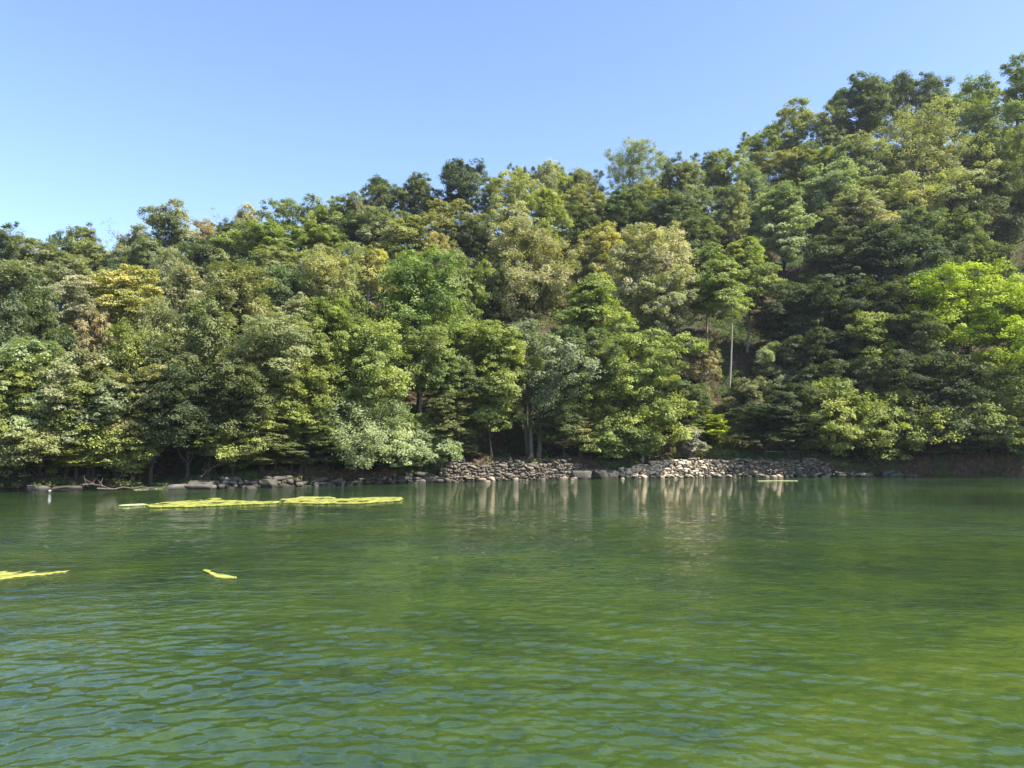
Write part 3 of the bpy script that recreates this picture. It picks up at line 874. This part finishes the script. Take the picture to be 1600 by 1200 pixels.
(1500, 330, 110, 430, 12, 'round', 'dk', 'dark tree directly above the lime-green tree'),
(1440, 320, 90, 400, 11, 'round', 'dk', 'dark tree below the trunk of the golden-olive tree'),
(1540, 200, 90, 290, 12, 'open', 'mg', 'green tree just left of the tallest tree at the right edge', dict(dens=1.7, unique=True)),
(1600, 600, 60, 700, 9, 'tier', 'bg', 'brighter green tree at the right edge above the reddish bank'),
]
def rows_out():
    for r in T:
        o = dict(r[8]) if len(r) > 8 else {}
        plant(*r[:8], **o)
rows_out()

# ------------------------------------------------------------------ undergrowth over the hillside (uncountable: one object)
def undergrowth(n=11000):
    g = np.random.default_rng(31)
    u = g.uniform(-.95, .95, n)
    t = g.random(n) ** 1.15
    y = shore(u) + 1.2 + t * (ridge_y(u) - shore(u))
    x = u * y
    keep = fbm2(x * .22, y * .22, 9, 3) > .43
    # little grows in the deep shade behind the dark wall
    px = 800 + 1155 * u
    d = y - shore(u)
    keep &= ~((px > 700) & (px < 950) & (d < 9) & (g.random(n) < .85))
    keep &= ~((px > 230) & (px < 320) & (d < 6))
    x, y = x[keep], y[keep]
    z = terrain(x, y)
    rad = g.uniform(.4, 1.15, len(x))
    cc = np.stack([x, y, z + rad * .35], -1)
    cen, nr, sz, ti = clump_leaves(g, cc, rad, 34, .75, .1, .22, np.array([0, 0, -50.]))
    me = leaves_mesh('undergrowth', cen, nr, sz, ti, g)
    o = link_mesh('undergrowth', me, M_LEAF)
    o.color = (.075, .105, .034, 1)
    tag(o, 'low tangled green undergrowth covering the hillside between the trunks', 'undergrowth', kind='stuff')
undergrowth()

def bank_weeds(n=1500):
    g = np.random.default_rng(77)
    u = g.uniform(-.8, .8, n); d = g.uniform(.25, 1.9, n)
    keep = fbm2(u * 60, d * 0, 4, 3) + g.normal(0, .08, n) > .50
    px = 800 + 1155 * u
    keep &= ~((px > 960) & (px < 1300) & (d < .9) & (g.random(n) < .85))
    u, d = u[keep], d[keep]
    y = shore(u) + d; x = u * y
    z = np.maximum(terrain(x, y), .35)
    rad = g.uniform(.12, .38, len(x))
    cc = np.stack([x, y, z + rad * .3], -1)
    cen, nr, sz, ti = clump_leaves(g, cc, rad, 26, .8, .5, .13, np.array([0, 70, -10.]))
    o = link_mesh('bank_weeds', leaves_mesh('bank_weeds', cen, nr, sz, ti, g), M_LEAF)
    o.color = (.15, .17, .06, 1)
    tag(o, 'ragged green and yellowish weeds trailing along the whole edge of the bank', 'weeds', kind='stuff')
bank_weeds()

# grass on the terrace behind the right part of the sunlit wall, and dry yellow grass beside it
def grass(name, x_px0, x_px1, d0, d1, n, col, h, label):
    g = np.random.default_rng(int(x_px0))
    u = (g.uniform(x_px0, x_px1, n) - 800) / FPX
    y = shore(u) + g.uniform(d0, d1, n); x = u * y
    z = terrain(x, y)
    hh = h * g.uniform(.5, 1.2, n)
    a = g.uniform(0, 6.28, n); w = .02
    b0 = np.stack([x - w * np.cos(a), y - w * np.sin(a), z - .03], -1)
    b1 = np.stack([x + w * np.cos(a), y + w * np.sin(a), z - .03], -1)
    lx, ly = g.normal(0, .35, n) * hh, g.normal(0, .35, n) * hh
    t1 = np.stack([x + lx + w * .3 * np.cos(a), y + ly, z + hh], -1)
    t0 = np.stack([x + lx - w * .3 * np.cos(a), y + ly, z + hh], -1)
    v = np.stack([b0, b1, t1, t0], 1).reshape(-1, 3)
    me = mesh_np(name, v, np.arange(4 * n).reshape(n, 4), tint=g.random(n))
    o = link_mesh(name, me, M_LEAF); o.color = (*col, 1)
    tag(o, label, 'grass', kind='stuff')
grass('grass', 1140, 1290, 1.3, 5, 9000, (.06, .12, .03), .22, 'short green grass on the terrace behind the right part of the stone wall')
grass('dry_grass', 1050, 1150, 1.3, 9, 12000, (.22, .22, .06), .35, 'yellowish sunlit grass and weeds on the bank above the pale wall')

# ------------------------------------------------------------------ stone walls
import bmesh
def ico(sub):
    bm = bmesh.new(); bmesh.ops.create_icosphere(bm, subdivisions=sub, radius=1)
    v = np.array([q.co[:] for q in bm.verts]); f = np.array([[q.index for q in p.verts] for p in bm.faces])
    bm.free(); return v, f
ICO2, ICO3, ICO4 = ico(2), ico(3), ico(4)

def rock_verts(g, base, s, planes=9, rough=.06, boxy=.75):
    """blocky stone: a sphere cut by random planes"""
    v = base.copy()
    for i in range(planes):
        n = g.normal(size=3); n /= np.linalg.norm(n)
        lim = g.uniform(.42, .8)
        d = v @ n
        over = np.clip(d - lim, 0, None)
        v = v - over[:, None] * n * .92
    v = v * (1 + rough * g.normal(size=(len(v), 1)) * .5)
    v = np.sign(v) * np.abs(v) ** boxy
    return v * np.asarray(s)

def rotz(v, a):
    c, s = math.cos(a), math.sin(a)
    return v @ np.array([[c, s, 0], [-s, c, 0], [0, 0, 1]])

def stone_wall(px0, px1, label, hfun, seed, loose=0, tone=lambda t: .5, mat=None, small=1.0, group='dry stone walls along the waterline'):
    g = np.random.default_rng(seed)
    us = np.linspace((px0 - 800) / FPX, (px1 - 800) / FPX, 80)
    P = np.stack([us * (shore(us) + .25), shore(us) + .25], -1)
    seg = np.linalg.norm(np.diff(P, axis=0), axis=1); cum = np.concatenate([[0], np.cumsum(seg)])
    Lw = cum[-1]
    ox, oy = P[0]
    V, F, Tn = [], [], []; off = 0
    zrow = -.25
    while zrow < 2.2:
        rh = small * g.uniform(.11, .24)
        s = g.uniform(-.2, 0)
        while s < Lw:
            w = small * (g.uniform(.14, .34) if g.random() < .75 else g.uniform(.34, .7))
            sc = min(max(s + w / 2, 0), Lw)
            hx = hfun(sc / Lw)
            if zrow + rh * .6 < hx:
                x = np.interp(sc, cum, P[:, 0]); y = np.interp(sc, cum, P[:, 1])
                x2 = np.interp(min(sc + .3, Lw), cum, P[:, 0]); y2 = np.interp(min(sc + .3, Lw), cum, P[:, 1])
                x1 = np.interp(max(sc - .3, 0), cum, P[:, 0]); y1 = np.interp(max(sc - .3, 0), cum, P[:, 1])
                ang = math.atan2(y2 - y1, x2 - x1)
                v = rock_verts(g, ICO2[0], (w * .64, .30, rh * .70), 11)
                tl = g.normal() * .14
                cx, sx = math.cos(tl), math.sin(tl)
                v = v @ np.array([[cx, 0, sx], [0, 1, 0], [-sx, 0, cx]])
                v = rotz(v, ang + g.normal() * .12)
                b = g.normal() * .06 + .10 * zrow     # the face leans back
                v = v + np.array([x - math.sin(ang) * b - ox, y + math.cos(ang) * b - oy, zrow + rh / 2 + g.normal() * .03])
                V.append(v); F.append(ICO2[1] + off); off += len(v)
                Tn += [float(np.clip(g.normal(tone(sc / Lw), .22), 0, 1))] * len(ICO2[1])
            s += w * .97
        zrow += rh * .9
    for i in range(loose):      # stones fallen at the foot
        sc = g.uniform(0, Lw); x = np.interp(sc, cum, P[:, 0]); y = np.interp(sc, cum, P[:, 1])
        r_ = g.uniform(.12, .34)
        v = rotz(rock_verts(g, ICO2[0], (r_ * 1.3, r_, r_ * .7)), g.uniform(0, 6))
        v = v + np.array([x - ox, y - g.uniform(.15, .75) - oy, g.uniform(-.08, .12)])
        V.append(v); F.append(ICO2[1] + off); off += len(v); Tn += [float(g.random())] * len(ICO2[1])
    me = mesh_np('stones', np.concatenate(V), np.concatenate(F), tint=Tn)
    root = bpy.data.objects.new('stone_wall', None); C.objects.link(root); root.location = (ox, oy, 0)
    tag(root, label, 'wall', group)
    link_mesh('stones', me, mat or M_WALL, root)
    # packed earth and rubble behind the face
    mb = MB(); n = 60
    vv_ = []
    for i in range(n + 1):
        s = Lw * i / n; x = np.interp(s, cum, P[:, 0]) - ox; y = np.interp(s, cum, P[:, 1]) - oy; h = hfun(s / Lw) - .14
        vv_ += [(x, y + .10, -1.2), (x, y + .26, h), (x, y + 1.1, h), (x, y + 1.1, -1.2)]
    ff = []
    for i in range(n):
        for j in range(4): ff.append((4 * i + j, 4 * i + 4 + j, 4 * i + 4 + (j + 1) % 4, 4 * i + (j + 1) % 4))
    mb.add(vv_, ff)
    link_mesh('rubble_core', mb.mesh('rubble_core', smooth=False), M_GROUND, root)
    return root

def hdark(t): return 1.30 + .10 * math.sin(t * 17) + .08 * math.sin(t * 41 + 1) - (.35 if t < .03 else 0) - .45 * max(0, (t - .82) / .18)
def hlit(t):
    b = 1.46 + .07 * math.sin(t * 23) + .05 * math.sin(t * 57)
    if t < .22: b = .65 + .8 * (t / .22) ** .8 + .08 * math.sin(t * 90)
    if t > .95: b -= 6 * (t - .95)
    return b
stone_wall(688, 925, 'darker shaded dry stone wall under the three-trunked tree', hdark, 3, 30, tone=lambda t: .08)  # low tone puts the shade under the trees into the stone colour
stone_wall(968, 1292, 'pale dry stone wall, sunlit and tumbled at its left end, with green terrace above', hlit, 4, 60, tone=lambda t: .85 if t < .3 else max(.12, .85 - (t - .3) * 2.0))  # fresher pale rubble at left; shade farther right is put into the tone
def hfoot(t): return .28 + .14 * math.sin(t * 11)
stone_wall(1296, 1425, 'low scatter of small grey stones at the foot of the bank right of the long wall', hfoot, 12, 40, tone=lambda t: .6, mat=M_ROCK, small=1.2)
def hbank(t): return .46 + .14 * math.sin(t * 9) + .12 * math.sin(t * 31)
stone_wall(338, 690, 'low dark bank of rough stones under the overhanging bushes left of the walls', hbank, 8, 60, tone=lambda t: .4, mat=M_ROCK, small=1.7)

# ------------------------------------------------------------------ rocks on the bank
def rock(px, py, sx, sy, sz, label, mat=None, seed=0, zoff=.0, yoff=0.0, tint=None, group='rocks along the waterline', rot=None):
    g = np.random.default_rng(seed + int(px))
    u = (px - 800) / FPX
    y = float(shore(u)) + yoff; x = u * y
    v = rock_verts(g, ICO4[0], (sx, sy, sz), 16, .0, .62)
    nz = fbm2(v[:, 0] * 2.3 / max(sx, .3) + 10, v[:, 2] * 3 / max(sz, .3) + v[:, 1] * 2, seed, 4) - .5
    v = v * (1 + .38 * nz[:, None])
    v = rotz(v, g.uniform(-.3, .3) if rot is None else rot)
    me = mesh_np('rock', v, ICO4[1], tint=np.full(len(ICO4[1]), g.uniform(.2, .7) if tint is None else tint))
    o = link_mesh('rock', me, mat or M_ROCK)
    o.location = (x, y, zoff)
    tag(o, label, 'rock', group)
    return o
rock(322, 0, 1.0, .7, .46, 'grey sloping slab of rock below the yellow-green shrub at left', seed=1, zoff=.12, tint=.6)
rock(292, 0, 1.3, .7, .30, 'low flat grey rock at the edge of the dark hollow', seed=2, zoff=.05, tint=.9)
rock(412, 0, 1.1, .6, .42, 'long brownish ledge rock under the olive bush', yoff=.45, seed=4, zoff=.2, tint=.4)
rock(664, 0, .8, .6, 0.31, 'brown rock at the left end of the dark stone wall', yoff=.45, seed=9, zoff=.25, tint=.5)
rock(85, 0, .13, .10, .06, 'small white upright stone on the far left shoreline', M_WHITE, seed=10, zoff=.05, yoff=-.35, tint=.9)
rock(66, 0, .9, .5, .35, 'low brown rock beside the small white stone', seed=11, zoff=.1, tint=.6, yoff=-.1)
rock(108, 0, 1.0, .5, .32, 'flat dark rock right of the small white stone', seed=12, zoff=.08, tint=.3, yoff=-.1)
rock(935, 0, .9, .7, .75, 'dark boulder in the gap between the two stone walls', seed=13, zoff=.2, tint=.2)
rock(955, 0, .7, .6, .6, 'brownish boulder against the left end of the sunlit wall', seed=14, zoff=.15, tint=.6)
rock(906, 0, .9, .5, .55, 'large squared grey block at the right end of the dark wall', seed=15, zoff=.25, tint=.6, yoff=-.15)
rock(1312, 0, .8, .5, .35, 'small grey rock at the right end of the long wall', seed=16, zoff=.1, tint=.5, yoff=-.1)
rock(1345, 0, .9, .5, .30, 'low grey rock under the leaning yellow-green tree', seed=17, zoff=.1, tint=.6, yoff=-.1)
rock(1388, 0, .5, .35, .22, 'little pale rock at the waterline left of the reddish bank', seed=18, zoff=.08, tint=.9, yoff=-.2)
rock(483, 0, .42, .3, 0.2, 'pinkish pale stone lying among the bushes left of centre', M_PINK, seed=19, zoff=1.75, yoff=1.6, tint=.8)
rock(500, 0, .36, .3, 0.11, 'smaller pinkish stone right of the other pinkish stone', M_PINK, seed=20, zoff=1.75, yoff=1.6, tint=.6)
rock(1520, 0, .55, .4, .34, 'pinkish boulder under the trees above the reddish bank', M_PINK, seed=21, zoff=2.55, yoff=2.4, tint=.5)
rock(1087, 0, .4, .3, .3, 'pale grey boulder above the sunlit wall near the grey bush', M_ROCK, seed=22, zoff=3.6, yoff=6.2, tint=1)
rock(1067, 0, .4, .3, .28, 'pale boulder on the bank left of the sunlit low bush', M_ROCK, seed=23, zoff=4.0, yoff=6.8, tint=1)

# pole lying behind the right wall, drift branches on the left shore
def pole(name, p0, p1, r, mat, label, cat, bend=.0, twigs=0, seed=0):
    g = np.random.default_rng(seed)
    p0, p1 = np.array(p0, float), np.array(p1, float)
    mb = MB(); n = 9
    pts = [p0 + (p1 - p0) * i / (n - 1) + np.array([0, 0, bend * math.sin(math.pi * i / (n - 1))]) + g.normal(size=3) * r * .5 for i in range(n)]
    mb.add(*tube(np.array(pts) - p0, [r * (1 - .55 * i / (n - 1)) for i in range(n)], 7))
    for k_ in range(twigs):
        b = np.array(pts[2 + k_ % 6]) - p0
        e = b + g.normal(size=3) * np.array([.5, .3, .3]) + np.array([0, 0, .25])
        mb.add(*tube(np.array([b, (b + e) / 2 + g.normal(size=3) * .05, e]), [r * .5, r * .35, r * .1], 5))
    o = link_mesh(name, mb.mesh(name), mat); o.location = tuple(p0)
    tag(o, label, cat)
    return o
def bank_pt(px, d, dz):
    u = (px - 800) / FPX; y = float(shore(u)) + d; x = u * y
    return (x, y, float(terrain(x, y)) + dz)
pole('fallen_pole', bank_pt(1172, 2.2, .42), bank_pt(1262, 2.2, .42), .05, M_POLE, 'thin pale pole lying level in the grass behind the right part of the wall', 'pole')
def shore_pt(px, d, z):
    u = (px - 800) / FPX; y = float(shore(u)) + d
    return (u * y, y, z)
M_DRIFT = plain_material('driftwood', (.05, .04, .03), (.12, .095, .07), 10)
pole('fallen_branch', shore_pt(130, -.2, .35), shore_pt(178, -.3, .08), .05, M_DRIFT, 'twiggy brown fallen branch on the shore right of the small white stone', 'branch', .15, 7, 3)
pole('fallen_log', shore_pt(158, -.4, .08), shore_pt(262, -.3, .12), .06, M_DRIFT, 'long thin log lying at the waterline of the dark hollow', 'log', .05, 2, 4)
pole('bent_branch', shore_pt(318, .3, .7), shore_pt(348, .1, 1.5), .06, M_DRIFT, 'bent branch rising from the grey slab rock', 'branch', .1, 3, 5)

# ------------------------------------------------------------------ floating algae
def algae(outline, label, seed, mat=None, th=.007):
    """outline: list of photo pixels round the mat (measured on the water plane)"""
    g = np.random.default_rng(seed)
    pts = np.array([on_water(*p) for p in outline])
    dense = []
    for i in range(len(pts)):
        a, b = pts[i], pts[(i + 1) % len(pts)]
        n = max(2, int(np.linalg.norm(b - a) / .18))
        for j in range(n): dense.append(a + (b - a) * j / n)
    dense = np.array(dense)
    c = dense.mean(0)
    nz = fbm2(dense[:, 0] * 1.4, dense[:, 1] * 1.4, seed, 4) - .5
    nrm = np.stack([np.gradient(dense[:, 1]), -np.gradient(dense[:, 0])], -1); nrm = unit(nrm)
    dense = dense + nrm * nz[:, None] * min(.9, .12 * (dense[:, 0].max() - dense[:, 0].min()))
    # fill with a fine grid clipped to the outline
    x0, y0 = dense.min(0); x1, y1 = dense.max(0)
    st = min(.07, (x1 - x0) / 45)
    gx = np.arange(x0, x1, st); gy = np.arange(y0, y1, st * 1.6)
    X, Y = np.meshgrid(gx, gy)
    inside = np.zeros(X.shape, bool)
    xa, ya = dense[:, 0], dense[:, 1]; xb, yb = np.roll(xa, -1), np.roll(ya, -1)
    for i in range(len(dense)):
        if ya[i] == yb[i]: continue
        cond = ((ya[i] > Y) != (yb[i] > Y)) & (X < (xb[i] - xa[i]) * (Y - ya[i]) / (yb[i] - ya[i]) + xa[i])
        inside ^= cond
    holes = fbm2(X * 1.3, Y * .9, seed + 5, 4) > .69
    inside &= ~holes
    # height: pillowy, thinning to the rim
    lump = fbm2(X * 2.5, Y * 2.5, seed + 9, 4)
    Z = th * (.35 + lump * 1.3)
    idx = -np.ones(X.shape, int); 
    V, F = [], []
    def vid(i, j):
        if idx[i, j] < 0:
            idx[i, j] = len(V); V.append((X[i, j] - c[0], Y[i, j] - c[1], Z[i, j]))
        return idx[i, j]
    cells = inside[:-1, :-1] & inside[1:, :-1] & inside[:-1, 1:] & inside[1:, 1:]
    for i, j in zip(*np.where(cells)):
        F.append((vid(i, j), vid(i, j + 1), vid(i + 1, j + 1), vid(i + 1, j)))
    me = mesh_np('algae_mat', np.array(V), np.array(F), smooth=True)
    # give it thickness down into the water
    o = link_mesh('algae_mat', me, mat or M_ALGAE)
    so = o.modifiers.new('thickness', 'SOLIDIFY'); so.thickness = .014; so.offset = -1
    o.location = (c[0], c[1], .008)
    tag(o, label, 'algae mat', 'floating mats of yellow algae')
algae([(222, 790), (258, 785), (300, 782), (340, 778), (345, 782), (440, 783), (440, 786), (380, 789), (300, 792), (232, 793)], 'long yellow algae mat with a pointed left end, left of the larger mat', 1)
algae([(438, 780), (470, 776), (520, 776), (525, 779), (590, 777), (632, 777), (622, 783), (560, 787), (500, 787), (440, 786)], 'long yellow algae mat ending furthest right, floating left of centre', 2)
algae([(-160, 894), (-40, 894), (40, 892), (70, 893), (95, 889), (135, 889), (105, 895), (60, 901), (0, 906), (-150, 906)], 'yellow algae mat reaching in from the left edge of the photo', 3)
algae([(322, 893.5), (333, 895), (338, 897.5), (348, 898), (362, 901), (372, 903), (352, 904.5), (338, 902.5), (331, 899)], 'small yellow clump of algae floating alone in nearer water', 4)
algae([(316, 892), (322, 890), (330, 893), (324, 895)], 'tiny scrap of yellow algae beside the small floating clump', 5)
algae([(202, 762), (230, 761), (262, 760), (262, 763), (210, 765)], 'thin pale sliver of floating algae near the far left bank', 6, M_ALGAE2)
algae([(180, 789), (225, 787), (235, 789), (190, 791)], 'faint pale thread of algae off the left tip of the long mat', 7, M_ALGAE2)
algae([(1180, 751.1), (1246, 750.8), (1250, 751.3), (1185, 751.9)], 'thin pale streak of algae in front of the right end of the wall', 8, M_ALGAE2)

# ------------------------------------------------------------------ thin air haze
bpy_v = [(-420, -60, -4), (420, -60, -4), (420, 420, -4), (-420, 420, -4), (-420, -60, 95), (420, -60, 95), (420, 420, 95), (-420, 420, 95)]
hz = link_mesh('haze', mesh_np('haze', bpy_v, [(0, 3, 2, 1), (4, 5, 6, 7), (0, 1, 5, 4), (1, 2, 6, 5), (2, 3, 7, 6), (3, 0, 4, 7)]))
mh, nh, lh, oh = new_mat('haze')
pv = nh.new('ShaderNodeVolumePrincipled')
pv.inputs['Color'].default_value = (.86, .92, 1, 1)
pv.inputs['Density'].default_value = .0002
pv.inputs['Anisotropy'].default_value = .3
lh.new(pv.outputs[0], oh.inputs['Volume'])
hz.data.materials.append(mh)
tag(hz, 'faint bluish haze in the air between the lake and the hill', 'haze', kind='stuff')
